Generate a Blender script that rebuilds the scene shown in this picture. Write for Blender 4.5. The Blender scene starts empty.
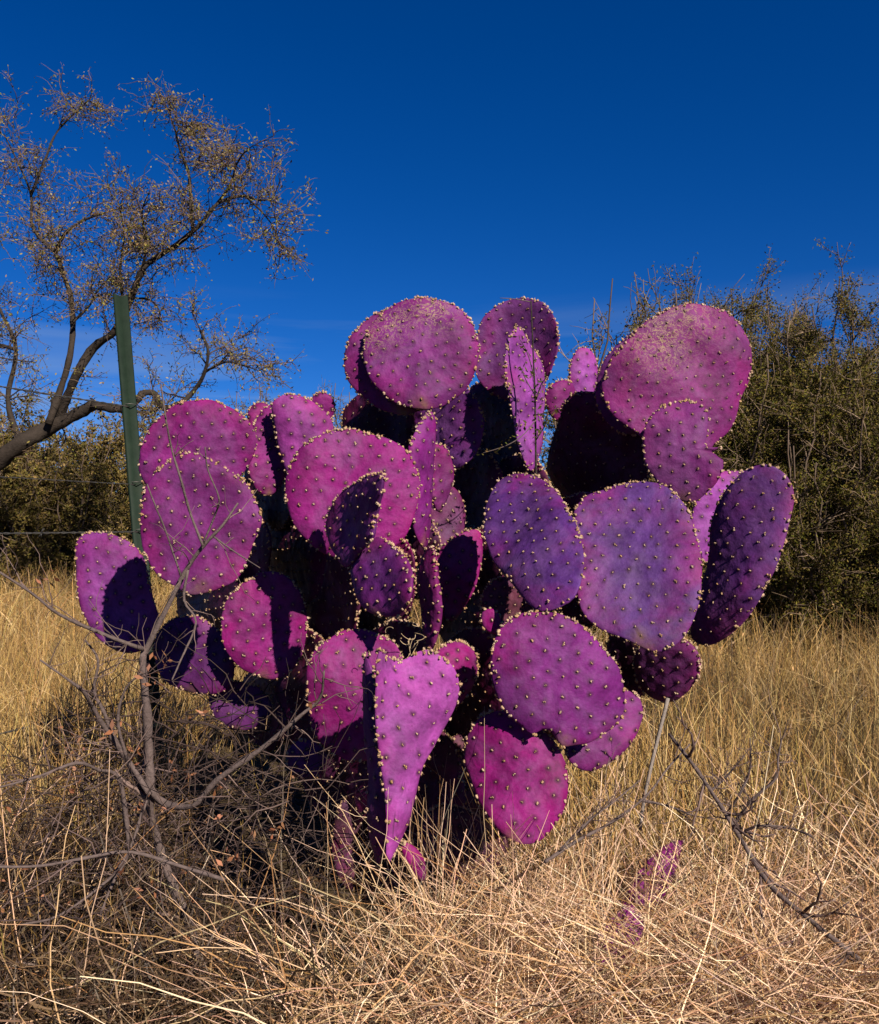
import bpy, math, random
import numpy as np
from mathutils import Vector, Matrix

# ------------------------------------------------------------------ camera
scene = bpy.context.scene
C = scene.collection
F_PX, W, H = 900.0, 879, 1024
CAM_Z, HORIZON = 0.60, 540.0
PITCH = math.atan((HORIZON - H / 2) / F_PX)
cam_d = bpy.data.cameras.new('camera')
cam_d.sensor_fit = 'VERTICAL'
cam_d.sensor_height = 24.0
cam_d.lens = 24.0 * F_PX / H
cam_d.clip_start = 0.02
cam_d.clip_end = 3000
cam = bpy.data.objects.new('camera', cam_d)
cam.location = (0, 0, CAM_Z)
cam.rotation_euler = (math.pi / 2 + PITCH, 0, 0)
C.objects.link(cam)
scene.camera = cam

# ------------------------------------------------------------------ light
SUN_AZ, SUN_EL = math.radians(33), math.radians(34)     # azimuth: to the right of straight behind the camera
S = Vector((math.sin(SUN_AZ) * math.cos(SUN_EL), -math.cos(SUN_AZ) * math.cos(SUN_EL), math.sin(SUN_EL)))
world = bpy.data.worlds.new('World')
scene.world = world
world.use_nodes = True
nt = world.node_tree
nt.nodes.clear()
sky = nt.nodes.new('ShaderNodeTexSky')
sky.sky_type = 'NISHITA'
sky.sun_disc = False
sky.sun_elevation = SUN_EL
sky.sun_rotation = math.atan2(S.x, S.y)
sky.altitude = 1500
sky.air_density = 0.8
sky.dust_density = 0.0
sky.ozone_density = 8.0
hsv = nt.nodes.new('ShaderNodeHueSaturation')
hsv.inputs['Hue'].default_value = 0.511
hsv.inputs['Saturation'].default_value = 1.21
hsv.inputs['Value'].default_value = 0.88
bg = nt.nodes.new('ShaderNodeBackground')
bg.inputs['Strength'].default_value = 0.05
out = nt.nodes.new('ShaderNodeOutputWorld')
# thin cirrus wisps, the same all round the sky
tc = nt.nodes.new('ShaderNodeTexCoord')
mp = nt.nodes.new('ShaderNodeMapping')
mp.inputs['Rotation'].default_value = (0.0, 0.22, 0.4)
mp.inputs['Scale'].default_value = (1.0, 1.0, 16.0)
nz = nt.nodes.new('ShaderNodeTexNoise')
nz.inputs['Scale'].default_value = 1.7
nz.inputs['Detail'].default_value = 5
nz.inputs['Distortion'].default_value = 0.6
rp = nt.nodes.new('ShaderNodeValToRGB')
rp.color_ramp.elements[0].position = 0.46
rp.color_ramp.elements[1].position = 0.80
rp.color_ramp.elements[1].color = (0.6, 0.6, 0.6, 1)
mx = nt.nodes.new('ShaderNodeMixRGB')
mx.inputs['Color2'].default_value = (3.0, 3.9, 5.0, 1)
nt.links.new(tc.outputs['Generated'], mp.inputs['Vector'])
nt.links.new(mp.outputs['Vector'], nz.inputs['Vector'])
nt.links.new(nz.outputs['Fac'], rp.inputs['Fac'])
nt.links.new(sky.outputs['Color'], hsv.inputs['Color'])
nt.links.new(hsv.outputs['Color'], mx.inputs['Color1'])
sx = nt.nodes.new('ShaderNodeSeparateXYZ')
nt.links.new(tc.outputs['Generated'], sx.inputs[0])
band = nt.nodes.new('ShaderNodeValToRGB')
for k_, (p_, v_) in enumerate(((0.05, 1.0), (0.16, 1.0), (0.27, 0.0))):
    e_ = band.color_ramp.elements[k_] if k_ < 2 else band.color_ramp.elements.new(p_)
    e_.position = p_; e_.color = (v_, v_, v_, 1)
nt.links.new(sx.outputs['Z'], band.inputs['Fac'])
wm = nt.nodes.new('ShaderNodeMath'); wm.operation = 'MULTIPLY'
nt.links.new(rp.outputs['Color'], wm.inputs[0]); nt.links.new(band.outputs['Color'], wm.inputs[1])
nt.links.new(wm.outputs[0], mx.inputs['Fac'])
nt.links.new(mx.outputs['Color'], bg.inputs['Color'])
nt.links.new(bg.outputs['Background'], out.inputs['Surface'])

sun_d = bpy.data.lights.new('sun', 'SUN')
sun_d.energy = 5.0
sun_d.angle = math.radians(0.53)
sun_d.color = (1.0, 0.90, 0.76)
sun = bpy.data.objects.new('sun', sun_d)
sun.rotation_euler = S.to_track_quat('Z', 'Y').to_euler()
C.objects.link(sun)

vs = scene.view_settings
scene.display_settings.display_device = 'sRGB'
vs.view_transform = 'Standard'
vs.look = 'None'
vs.exposure = 1.15
vs.gamma = 1.0
vs.use_curve_mapping = False
scene.cycles.max_bounces = 6
scene.cycles.diffuse_bounces = 3

# ------------------------------------------------------------------ helpers
rng = np.random.default_rng(11)
random.seed(5)
CAM = np.array([0, 0, CAM_Z])
FWD = np.array([0, math.cos(PITCH), math.sin(PITCH)])
UPV = np.array([0, -math.sin(PITCH), math.cos(PITCH)])


def ray(px, py):
    return FWD + np.array([1.0, 0, 0]) * ((px - W / 2) / F_PX) + UPV * ((H / 2 - py) / F_PX)


def at(px, py, d):
    r = ray(px, py)
    return CAM + r * (d / r[1])


def gz(x, y):
    """height of the ground"""
    return 0.018 * np.sin(1.9 * x + 0.7) * np.cos(1.3 * y) + 0.012 * np.sin(4.1 * x - 2.2 * y)


def tag(o, label=None, cat=None, group=None, kind=None):
    if label: o['label'] = label
    if cat: o['category'] = cat
    if group: o['group'] = group
    if kind: o['kind'] = kind
    return o


def empty(name, loc):
    o = bpy.data.objects.new(name, None)
    o.location = loc
    o.empty_display_size = 0.05
    C.objects.link(o)
    return o


def mesh_data(name, V, F, col=None, attrs=None, smooth=True):
    V = np.asarray(V, dtype=np.float32)
    me = bpy.data.meshes.new(name)
    if not isinstance(F, (list, tuple)):
        F = [F]
    F = [np.asarray(f, dtype=np.int32) for f in F if len(f)]
    loops = np.concatenate([f.ravel() for f in F])
    tot = np.concatenate([np.full(len(f), f.shape[1], np.int32) for f in F])
    start = np.concatenate([[0], np.cumsum(tot)[:-1]]).astype(np.int32)
    me.vertices.add(len(V))
    me.vertices.foreach_set('co', V.ravel())
    me.loops.add(len(loops))
    me.loops.foreach_set('vertex_index', loops)
    me.polygons.add(len(tot))
    me.polygons.foreach_set('loop_start', start)
    me.polygons.foreach_set('loop_total', tot)
    if smooth:
        me.polygons.foreach_set('use_smooth', np.ones(len(tot), dtype=bool))
    me.update(calc_edges=True)
    if col is not None:
        a = me.color_attributes.new('tint', 'FLOAT_COLOR', 'POINT')
        c4 = np.ones((len(V), 4), np.float32)
        c4[:, :3] = col
        a.data.foreach_set('color', c4.ravel())
    for k, v in (attrs or {}).items():
        a = me.attributes.new(k, 'FLOAT', 'POINT')
        a.data.foreach_set('value', np.asarray(v, np.float32))
    me.validate()
    return me


def obj(name, me, mat=None, parent=None, loc=None):
    """one mesh object; vertex data is in world space unless loc is given"""
    o = bpy.data.objects.new(name, me)
    if mat and not me.materials:
        me.materials.append(mat)
    C.objects.link(o)
    if parent is not None:
        o.parent = parent
        base = Vector((0, 0, 0))
        p = parent
        while p is not None:
            base += p.location
            p = p.parent
        o.location = (Vector(loc) if loc is not None else Vector((0, 0, 0))) - base
    elif loc is not None:
        o.location = loc
    return o


class Tubes:
    """collects tapered tubes along polylines"""
    def __init__(s): s.V, s.F, s.C, s.n = [], [], [], 0

    def add(s, P, R, sides=5, col=None, bump=0.0):
        P = np.asarray(P, float); n = len(P)
        R = np.broadcast_to(np.asarray(R, float), (n,))
        T = np.gradient(P, axis=0); T /= np.linalg.norm(T, axis=1)[:, None] + 1e-9
        a = np.array([0.31, 0.52, 0.8]) if abs(T[0] @ np.array([0.31, 0.52, 0.8])) < 0.93 else np.array([1.0, 0, 0])
        N = np.cross(T, a); N /= np.linalg.norm(N, axis=1)[:, None] + 1e-9
        B = np.cross(T, N)
        th = np.arange(sides) * 2 * math.pi / sides
        rr = R[:, None] * (1 + bump * rng.uniform(-1, 1, (n, sides)))
        V = P[:, None, :] + rr[:, :, None] * (np.cos(th)[None, :, None] * N[:, None, :] + np.sin(th)[None, :, None] * B[:, None, :])
        V = np.concatenate([V.reshape(-1, 3), P[:1], P[-1:]])
        i = np.arange(n - 1)[:, None] * sides; j = np.arange(sides)[None, :]; j2 = (j + 1) % sides
        Q = np.stack([i + j, i + j2, i + sides + j2, i + sides + j], -1).reshape(-1, 4)
        jj = np.arange(sides); e = (n - 1) * sides; c0, c1 = n * sides, n * sides + 1
        T0 = np.stack([np.full(sides, c0), (jj + 1) % sides, jj, jj], -1)[:, :3]
        T1 = np.stack([np.full(sides, c1), e + jj, e + (jj + 1) % sides], -1)
        s.V.append(V); s.F.append((Q + s.n, np.concatenate([T0, T1]) + s.n)); s.n += len(V)
        if col is not None: s.C.append(np.broadcast_to(np.asarray(col), (len(V), 3)))

    def build(s, name):
        return mesh_data(name, np.concatenate(s.V), [np.concatenate([f[0] for f in s.F]), np.concatenate([f[1] for f in s.F])],
                         np.concatenate(s.C) if s.C else None)


def smooth_line(P, k=4):
    """Catmull-Rom through the points, k steps per span"""
    P = np.asarray(P, float)
    Q = np.vstack([2 * P[0] - P[1], P, 2 * P[-1] - P[-2]])
    o = []
    for i in range(1, len(Q) - 2):
        for t in np.arange(k) / k:
            a, b, c, d = Q[i - 1], Q[i], Q[i + 1], Q[i + 2]
            o.append(0.5 * (2 * b + (c - a) * t + (2 * a - 5 * b + 4 * c - d) * t ** 2 + (3 * b - a - 3 * c + d) * t ** 3))
    o.append(P[-1])
    return np.array(o)


def unit(v):
    v = np.asarray(v, float)
    return v / (np.linalg.norm(v, axis=-1, keepdims=True) + 1e-12)


def grow(start, direction, length, r0, wig=0.25, n=6, up=0.0, r1=None):
    """a crooked twig: points and radii"""
    P = [np.asarray(start, float)]; d = unit(direction)
    for i in range(n):
        d = unit(d + rng.normal(0, wig, 3) + np.array([0, 0, up]))
        P.append(P[-1] + d * length / n)
    return np.array(P), np.linspace(r0, r0 * 0.35 if r1 is None else r1, n + 1)


# ------------------------------------------------------------------ materials
def new_mat(name):
    m = bpy.data.materials.new(name); m.use_nodes = True
    t = m.node_tree
    b = t.nodes['Principled BSDF']
    return m, t, b


def nod(t, kind, **kw):
    n = t.nodes.new(kind)
    for k, v in kw.items():
        if k in n.inputs: n.inputs[k].default_value = v
        else: setattr(n, k, v)
    return n


def ramp(t, fac, stops):
    r = t.nodes.new('ShaderNodeValToRGB')
    e = r.color_ramp.elements
    while len(e) < len(stops): e.new(0.5)
    for el, (p, c) in zip(e, stops):
        el.position = p; el.color = (*c, 1) if len(c) == 3 else c
    t.links.new(fac, r.inputs['Fac'])
    return r.outputs['Color']


def mixc(t, fac, a, b, mode='MIX'):
    m = t.nodes.new('ShaderNodeMixRGB'); m.blend_type = mode
    for s, v in (('Fac', fac), ('Color1', a), ('Color2', b)):
        if isinstance(v, (int, float)): m.inputs[s].default_value = v
        elif isinstance(v, tuple): m.inputs[s].default_value = (*v, 1)
        else: t.links.new(v, m.inputs[s])
    return m.outputs['Color']


def noise(t, vec, scale, detail=4, rough=0.55, dist=0.0):
    n = nod(t, 'ShaderNodeTexNoise', Scale=scale, Detail=detail, Roughness=rough, Distortion=dist)
    if vec is not None: t.links.new(vec, n.inputs['Vector'])
    return n.outputs['Fac']


def bump(t, b, h, strength, dist):
    n = nod(t, 'ShaderNodeBump', Strength=strength, Distance=dist)
    t.links.new(h, n.inputs['Height']); t.links.new(n.outputs['Normal'], b.inputs['Normal'])


def attr(t, name, out='Fac'):
    a = t.nodes.new('ShaderNodeAttribute'); a.attribute_name = name
    return a.outputs[out]


def strand_mat(name, rough=0.6, spec=0.2, trans=0.0):
    """colour comes per strand from the mesh, mottled a little"""
    m, t, b = new_mat(name)
    co = nod(t, 'ShaderNodeTexCoord').outputs['Object']
    c = mixc(t, noise(t, co, 60, 3), (0.62, 0.58, 0.55), (1.25, 1.22, 1.18))
    t.links.new(mixc(t, 1.0, attr(t, 'tint', 'Color'), c, 'MULTIPLY'), b.inputs['Base Color'])
    b.inputs['Roughness'].default_value = rough
    b.inputs['Specular IOR Level'].default_value = spec
    if trans:
        tr = t.nodes.new('ShaderNodeBsdfTranslucent')
        t.links.new(attr(t, 'tint', 'Color'), tr.inputs['Color'])
        ms = t.nodes.new('ShaderNodeMixShader'); ms.inputs[0].default_value = trans
        o = t.nodes['Material Output']
        t.links.new(b.outputs[0], ms.inputs[1]); t.links.new(tr.outputs[0], ms.inputs[2]); t.links.new(ms.outputs[0], o.inputs['Surface'])
    return m


def bark_mat(name, c0, c1, scale):
    m, t, b = new_mat(name)
    co = nod(t, 'ShaderNodeTexCoord').outputs['Object']
    f = noise(t, co, scale, 6, 0.65)
    f2 = noise(t, co, scale * 0.22, 3)
    c = mixc(t, f2, ramp(t, f, [(0.3, c0), (0.7, c1)]), tuple(x * 0.75 for x in c1))
    t.links.new(c, b.inputs['Base Color'])
    b.inputs['Roughness'].default_value = 0.85
    b.inputs['Specular IOR Level'].default_value = 0.2
    bump(t, b, f, 0.6, 0.6 / scale)
    return m


def pad_mat():
    m, t, b = new_mat('cactus_skin')
    oi = nod(t, 'ShaderNodeObjectInfo')
    co = nod(t, 'ShaderNodeTexCoord').outputs['Object']
    off = nod(t, 'ShaderNodeVectorMath', operation='ADD')
    sc = nod(t, 'ShaderNodeVectorMath', operation='SCALE'); sc.inputs['Scale'].default_value = 17.0
    cb = nod(t, 'ShaderNodeCombineXYZ')
    for k in 'XYZ': t.links.new(oi.outputs['Random'], cb.inputs[k])
    t.links.new(cb.outputs[0], sc.inputs[0])
    t.links.new(co, off.inputs[0]); t.links.new(sc.outputs[0], off.inputs[1])
    v = off.outputs[0]
    base = oi.outputs['Color']
    n1 = noise(t, v, 9, 4, 0.6, 0.5)
    n2 = noise(t, v, 22, 3, 0.45, 0.25)
    n3 = noise(t, v, 210, 3, 0.6)
    rim = attr(t, 'rim')
    # hotter magenta towards parts of the rim
    edge = nod(t, 'ShaderNodeMath', operation='MULTIPLY')
    t.links.new(ramp(t, rim, [(0.35, (0, 0, 0)), (0.95, (1, 1, 1))]), edge.inputs[0])
    t.links.new(ramp(t, n1, [(0.44, (0, 0, 0)), (0.64, (0.85, 0.85, 0.85))]), edge.inputs[1])
    c = mixc(t, edge.outputs[0], base, mixc(t, 0.72, base, (0.1414, 0.0023, 0.0661)))
    # waxy lavender bloom in streaky patches
    bl = ramp(t, noise(t, v, 13, 5, 0.65, 1.2), [(0.44, (0, 0, 0)), (0.72, (0.36, 0.36, 0.36))])
    c = mixc(t, bl, c, (0.1072, 0.0593, 0.1414))
    dk = ramp(t, noise(t, v, 17, 5, 0.6, 0.6), [(0.3, (0.55, 0.48, 0.56)), (0.62, (1.14, 1.1, 1.12))])  # random mottling that also paints soft dark shading onto the undulating skin
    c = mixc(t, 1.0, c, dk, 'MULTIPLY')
    c = mixc(t, 1.0, c, ramp(t, n3, [(0.3, (0.84, 0.82, 0.84)), (0.7, (1.12, 1.12, 1.12))]), 'MULTIPLY')
    # sparse dark pits
    vo = nod(t, 'ShaderNodeTexVoronoi', Scale=70.0); t.links.new(v, vo.inputs['Vector'])
    c = mixc(t, ramp(t, vo.outputs['Distance'], [(0.05, (0.33, 0.33, 0.33)), (0.12, (0, 0, 0))]), c, (0.06, 0.009, 0.03))
    # dark ring round each areole: brown felt plus painted tuft shade
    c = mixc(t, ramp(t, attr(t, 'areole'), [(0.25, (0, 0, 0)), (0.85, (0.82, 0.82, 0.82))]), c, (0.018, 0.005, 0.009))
    # corky brown skin at the joint
    c = mixc(t, mixc(t, 1.0, attr(t, 'foot'), ramp(t, noise(t, v, 60, 4), [(0.3, (0.2, 0.2, 0.2)), (0.7, (1, 1, 1))]), 'MULTIPLY'), c, (0.13, 0.075, 0.035))
    # tan corky scars
    ns = noise(t, v, 95, 3, 0.6, 1.6)
    th = nod(t, 'ShaderNodeMath', operation='MULTIPLY')
    t.links.new(attr(t, 'scar'), th.inputs[0]); t.links.new(ramp(t, ns, [(0.50, (0, 0, 0)), (0.535, (1, 1, 1)), (0.56, (1, 1, 1)), (0.59, (0, 0, 0))]), th.inputs[1])
    c = mixc(t, th.outputs[0], c, (0.1915, 0.1368, 0.0775))
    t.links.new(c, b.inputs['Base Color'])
    b.inputs['Roughness'].default_value = 0.6
    b.inputs['Specular IOR Level'].default_value = 0.10
    hs = nod(t, 'ShaderNodeMath', operation='ADD'); t.links.new(n2, hs.inputs[0])
    hm = nod(t, 'ShaderNodeMath', operation='MULTIPLY'); t.links.new(n3, hm.inputs[0]); hm.inputs[1].default_value = 0.12
    t.links.new(hm.outputs[0], hs.inputs[1])
    bump(t, b, hs.outputs[0], 0.6, 0.011)
    return m


def ground_mat():
    m, t, b = new_mat('dry_soil')
    co = nod(t, 'ShaderNodeTexCoord').outputs['Object']
    f = noise(t, co, 14, 8, 0.7); g = noise(t, co, 1.1, 4)
    c = ramp(t, f, [(0.3, (0.0213, 0.0137, 0.0076)), (0.55, (0.0494, 0.0334, 0.0182)), (0.75, (0.0988, 0.0699, 0.0365))])
    c = mixc(t, ramp(t, g, [(0.4, (0, 0, 0)), (0.65, (0.2736, 0.2736, 0.2736))]), c, (0.1459, 0.1049, 0.0456))
    t.links.new(c, b.inputs['Base Color'])
    b.inputs['Roughness'].default_value = 0.95; b.inputs['Specular IOR Level'].default_value = 0.1
    bump(t, b, f, 0.8, 0.02)
    return m


def post_mat():
    m, t, b = new_mat('green_painted_steel')
    co = nod(t, 'ShaderNodeTexCoord').outputs['Object']
    f = noise(t, co, 35, 6, 0.7); g = noise(t, co, 9, 4)
    c = ramp(t, f, [(0.3, (0.0045, 0.010, 0.0065)), (0.7, (0.008, 0.016, 0.010))])
    c = mixc(t, ramp(t, g, [(0.58, (0, 0, 0)), (0.72, (0.21, 0.21, 0.21))]), c, (0.0135, 0.0135, 0.0084))
    t.links.new(c, b.inputs['Base Color'])
    b.inputs['Roughness'].default_value = 0.65
    b.inputs['Specular IOR Level'].default_value = 0.12
    bump(t, b, f, 0.2, 0.003)
    return m


def plain(name, c, rough=0.6, metal=0.0):
    m, t, b = new_mat(name)
    co = nod(t, 'ShaderNodeTexCoord').outputs['Object']
    f = noise(t, co, 120, 4)
    t.links.new(ramp(t, f, [(0.3, tuple(x * 0.6 for x in c)), (0.7, tuple(x * 1.2 for x in c))]), b.inputs['Base Color'])
    b.inputs['Roughness'].default_value = rough; b.inputs['Metallic'].default_value = metal
    return m


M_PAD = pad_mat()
M_TUFT = strand_mat('glochid_bristles', 0.7, 0.15)
M_STRAW = strand_mat('dry_straw', 0.55, 0.25, 0.15)
M_LEAF = strand_mat('small_leaves', 0.75, 0.1, 0.15)
M_BARK = bark_mat('mesquite_bark', (0.0061, 0.0046, 0.0034), (0.0319, 0.0228, 0.0175), 30)
M_TWIG = strand_mat('twig_bark', 0.8, 0.15)
M_DEAD = bark_mat('dead_wood', (0.018, 0.012, 0.011), (0.115, 0.084, 0.078), 190)
M_GROUND = ground_mat()
M_POST = post_mat()
M_WIRE = plain('galvanised_wire', (0.073, 0.0684, 0.0638), 0.55, 0.6)

# ------------------------------------------------------------------ ground
xs = np.concatenate([-np.geomspace(600, 3.2, 22), np.linspace(-3, 3, 121), np.geomspace(3.2, 600, 22)])
ys = np.concatenate([-np.geomspace(600, 1.2, 18), np.linspace(-1, 6, 141), np.geomspace(6.2, 900, 26)])
GX, GY = np.meshgrid(xs, ys)
GZ = gz(GX, GY) + rng.normal(0, 0.004, GX.shape)
nx_, ny_ = len(xs), len(ys)
ii = (np.arange(ny_ - 1)[:, None] * nx_ + np.arange(nx_ - 1)[None, :]).ravel()
ground = obj('ground', mesh_data('ground', np.stack([GX.ravel(), GY.ravel(), GZ.ravel()], 1),
             np.stack([ii, ii + 1, ii + 1 + nx_, ii + nx_], 1)), M_GROUND)
tag(ground, kind='structure')

# ------------------------------------------------------------------ prickly pear
MAG, HOT = (0.104, 0.0085, 0.083), (0.138, 0.0032, 0.074)
PUR, VIO = (0.0689, 0.0129, 0.0876), (0.0429, 0.0162, 0.0929)
PNK, DRK, BRN = (0.1571, 0.0315, 0.1687), (0.0371, 0.0038, 0.0182), (0.0629, 0.0197, 0.0301)  # DRK puts the shade on inner and shadowed pads into their colour


def lerp3(a, b, t): return tuple(x + (y - x) * t for x, y in zip(a, b))


def ell(cx, cy, rx, ry, rot=0, n=14, egg=0.12):
    """egg-shaped outline, narrower at the lower end"""
    o = []; c, s = math.cos(math.radians(rot)), math.sin(math.radians(rot))
    for k in range(n):
        a = 2 * math.pi * k / n
        x = rx * math.cos(a) * (1 + egg * math.sin(a)); y = -ry * math.sin(a)
        o.append((cx + c * x - s * y, cy + s * x + c * y))
    return o


# tuft of bristles, unit size: three nubs and some spikes, z is outward
def tuft_template(seed, nub=4, spikes=5):
    r = np.random.default_rng(seed); V, F = [], []
    octv = np.array([[1, 0, 0], [0, 1, 0], [-1, 0, 0], [0, -1, 0], [0, 0, 1], [0, 0, -1]], float)
    octf = [(0, 1, 4), (1, 2, 4), (2, 3, 4), (3, 0, 4), (1, 0, 5), (2, 1, 5), (3, 2, 5), (0, 3, 5)]
    for k in range(nub):
        n = len(V)
        V += list(octv * np.array([0.5, 0.5, 0.62]) * r.uniform(0.7, 1.1) + np.array([*r.normal(0, 0.25, 2), r.uniform(0.15, 0.5)]))
        F += [(a + n, b + n, c + n) for a, b, c in octf]
    for k in range(spikes):
        n = len(V); d = unit(np.array([*r.normal(0, 0.7, 2), 1.0])); L = r.uniform(0.8, 1.45)
        a = unit(np.cross(d, [0.3, 0.8, 0.1])) * 0.13; b = np.cross(d, a)
        p = np.array([*r.normal(0, 0.15, 2), 0.1])
        V += [p + a, p - 0.5 * a + 0.87 * b, p - 0.5 * a - 0.87 * b, p + d * L]
        F += [(n, n + 1, n + 3), (n + 1, n + 2, n + 3), (n + 2, n, n + 3)]
    return np.array(V), np.array(F)


TUFTS = [tuft_template(s) for s in range(5)]


def tufts_mesh(name, P, N, size):
    Vs, Fs, Cs, n = [], [], [], 0
    for p, nn, s in zip(P, N, size):
        tv, tf = TUFTS[rng.integers(len(TUFTS))]
        nn = unit(nn); a = unit(np.cross(nn, unit(rng.normal(0, 1, 3)))); b = np.cross(nn, a)
        Vs.append(p + s * (tv[:, :1] * a + tv[:, 1:2] * b + tv[:, 2:] * nn))
        Fs.append(tf + n); n += len(tv)
        c = np.array(lerp3((0.27, 0.16, 0.075), (0.36, 0.27, 0.20), rng.random())) * rng.uniform(0.7, 1.12)
        Cs.append(np.broadcast_to(c, (len(tv), 3)))
    return mesh_data(name, np.concatenate(Vs), np.concatenate(Fs), np.concatenate(Cs), smooth=False)


def make_pad(parent, outline, d, yaw, pitch, tint, T=0.0105, cup=0.0, roll=0.0, wave=1.0, scar=None, gap=0.0235, dense=1.0, label=None, name='pad'):
    """a flattened cactus joint. The outline lies in a plane through its middle at depth d, facing yaw (right) and pitch (up)."""
    pr = np.random.default_rng(int(abs(outline[0][0] * 7 + outline[1][1] * 13)))
    pts = smooth_line(np.array(outline + outline[:1], float), 6)[:-1]
    cpx = pts.mean(0)
    yw, pt = math.radians(yaw), math.radians(pitch)
    n = np.array([math.sin(yw) * math.cos(pt), -math.cos(yw) * math.cos(pt), math.sin(pt)])
    e1 = unit(np.cross([0, 0, 1.0], n)); e2 = np.cross(n, e1)
    c0 = at(cpx[0], cpx[1], d)
    uv = []
    for x, y in pts:
        r = ray(x, y); k = ((c0 - CAM) @ n) / (r @ n); q = CAM + r * k - c0
        uv.append((q @ e1, q @ e2))
    uv = np.array(uv); mid = (uv.max(0) + uv.min(0)) / 2; uv -= mid
    org = c0 + e1 * mid[0] + e2 * mid[1]
    ang = np.arctan2(uv[:, 1], uv[:, 0]); rad = np.hypot(uv[:, 0], uv[:, 1]); o = np.argsort(ang)
    ang, rad = ang[o], rad[o]
    A = np.concatenate([ang - 2 * math.pi, ang, ang + 2 * math.pi]); Rr = np.tile(rad, 3)
    wob = sum(a_ * np.sin(k_ * ang + p_) for k_, a_, p_ in ((3, 0.010, pr.uniform(0, 6)), (5, 0.009, pr.uniform(0, 6)), (9, 0.006, pr.uniform(0, 6)), (14, 0.004, pr.uniform(0, 6))))
    rad = rad * (1 + wob); A = np.concatenate([ang - 2 * math.pi, ang, ang + 2 * math.pi]); Rr = np.tile(rad, 3)
    half = uv.max(0)
    if cup == 0.0: cup = float(pr.uniform(-0.012, 0.014)) * min(1.0, half[0] / 0.07)
    size = float(half.mean())

    wv = [(pr.uniform(20, 70), pr.uniform(0, 6.28), pr.uniform(0, 6.28), pr.uniform(0.0010, 0.0029) * wave) for _ in range(5)]

    def mid_off(u, v):
        b = cup * (u / half[0]) ** 2 + roll * (v / half[1]) * abs(v / half[1]) + 0.004 * pr_t * (u * v) / (half[0] * half[1])
        for f, ph, dr, am in wv:
            b = b + am * np.sin(f * (u * math.cos(dr) + v * math.sin(dr)) + ph)
        return b

    pr_t = pr.uniform(-1.5, 1.5)

    def surf(u, v, side):
        r = np.hypot(u, v) / np.interp(np.arctan2(v, u), A, Rr)
        return mid_off(u, v) + side * T * np.sqrt(np.clip(1 - np.clip(r, 0, 1) ** 3.2, 0, 1))

    # areoles: staggered rows over both faces
    faces = {1: [], -1: []}
    for side in (1, -1):
        th = pr.uniform(-0.5, 0.5); g = gap * (1 if side > 0 else 1.25)
        m = int(2 * max(half) / g) + 3
        for i in range(-m, m):
            for j in range(-m, m):
                u = (i + 0.5 * (j % 2)) * g; v = j * g * 0.86
                u, v = u * math.cos(th) - v * math.sin(th), u * math.sin(th) + v * math.cos(th)
                u += pr.normal(0, g * 0.10); v += pr.normal(0, g * 0.10)
                if math.hypot(u, v) < 0.93 * np.interp(math.atan2(v, u), A, Rr): faces[side].append((u, v))
    NT, NR = 96, 20
    th = -math.pi + 2 * math.pi * np.arange(NT) / NT
    Rt = np.interp(th, A, Rr); Rt = (Rt + np.roll(Rt, 1) * 0.25 + np.roll(Rt, -1) * 0.25) / 1.5
    rs = np.sin(np.linspace(0, math.pi / 2, NR + 1))[1:] ** 0.9
    rs[-1] = 1.0
    uu = rs[:, None] * Rt[None, :] * np.cos(th); vv = rs[:, None] * Rt[None, :] * np.sin(th)

    def lumps(u, v, side):
        b = np.zeros_like(u)
        for a in faces[side]:
            b += np.exp(-((u - a[0]) ** 2 + (v - a[1]) ** 2) / (2 * 0.0055 ** 2))
        return b * 0.0021

    V, rim = [], []
    def put(u, v, h, r):
        V.append(np.stack([u.ravel(), v.ravel(), h.ravel()], 1)); rim.append(r.ravel())
    z = np.zeros((1, 1))
    fade = (1 - rs ** 6)[:, None]
    put(z, z, surf(z, z, 1) + lumps(z, z, 1), z)
    put(uu, vv, surf(uu, vv, 1) + lumps(uu, vv, 1) * fade, np.broadcast_to(rs[:, None], uu.shape))
    put(z, z, surf(z, z, -1) - lumps(z, z, -1), z)
    ub, vb = uu[:-1], vv[:-1]
    put(ub, vb, surf(ub, vb, -1) - lumps(ub, vb, -1) * fade[:-1], np.broadcast_to(rs[:-1, None], ub.shape))
    V = np.concatenate(V); rim = np.concatenate(rim)
    j = np.arange(NT); j2 = (j + 1) % NT
    fi = lambda k, jj: 1 + (k - 1) * NT + jj
    b0 = 1 + NR * NT
    bi = lambda k, jj: (b0 + 1 + (k - 1) * NT + jj) if k < NR else fi(NR, jj)
    tri = [np.stack([np.zeros(NT, int), fi(1, j), fi(1, j2)], 1), np.stack([np.full(NT, b0), bi(1, j2), bi(1, j)], 1)]
    quad = []
    for k in range(1, NR):
        quad.append(np.stack([fi(k, j), fi(k + 1, j), fi(k + 1, j2), fi(k, j2)], 1))
        quad.append(np.stack([bi(k, j), bi(k, j2), bi(k + 1, j2), bi(k + 1, j)], 1))
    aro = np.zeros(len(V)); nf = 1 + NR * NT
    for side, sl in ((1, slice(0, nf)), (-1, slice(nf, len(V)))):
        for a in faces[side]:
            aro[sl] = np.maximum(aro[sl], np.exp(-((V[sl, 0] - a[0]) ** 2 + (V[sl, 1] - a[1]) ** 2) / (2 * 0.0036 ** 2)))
    sc = np.zeros(len(V))
    if scar:
        for (su, sv, sr, amt) in scar:
            sc = np.maximum(sc, amt * np.exp(-(((V[:, 0] / half[0] - su) ** 2 + (V[:, 1] / half[1] - sv) ** 2) / sr ** 2)))
        sc *= (V[:, 2] > -0.004)
    B = np.stack([e1, e2, n])
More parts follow.
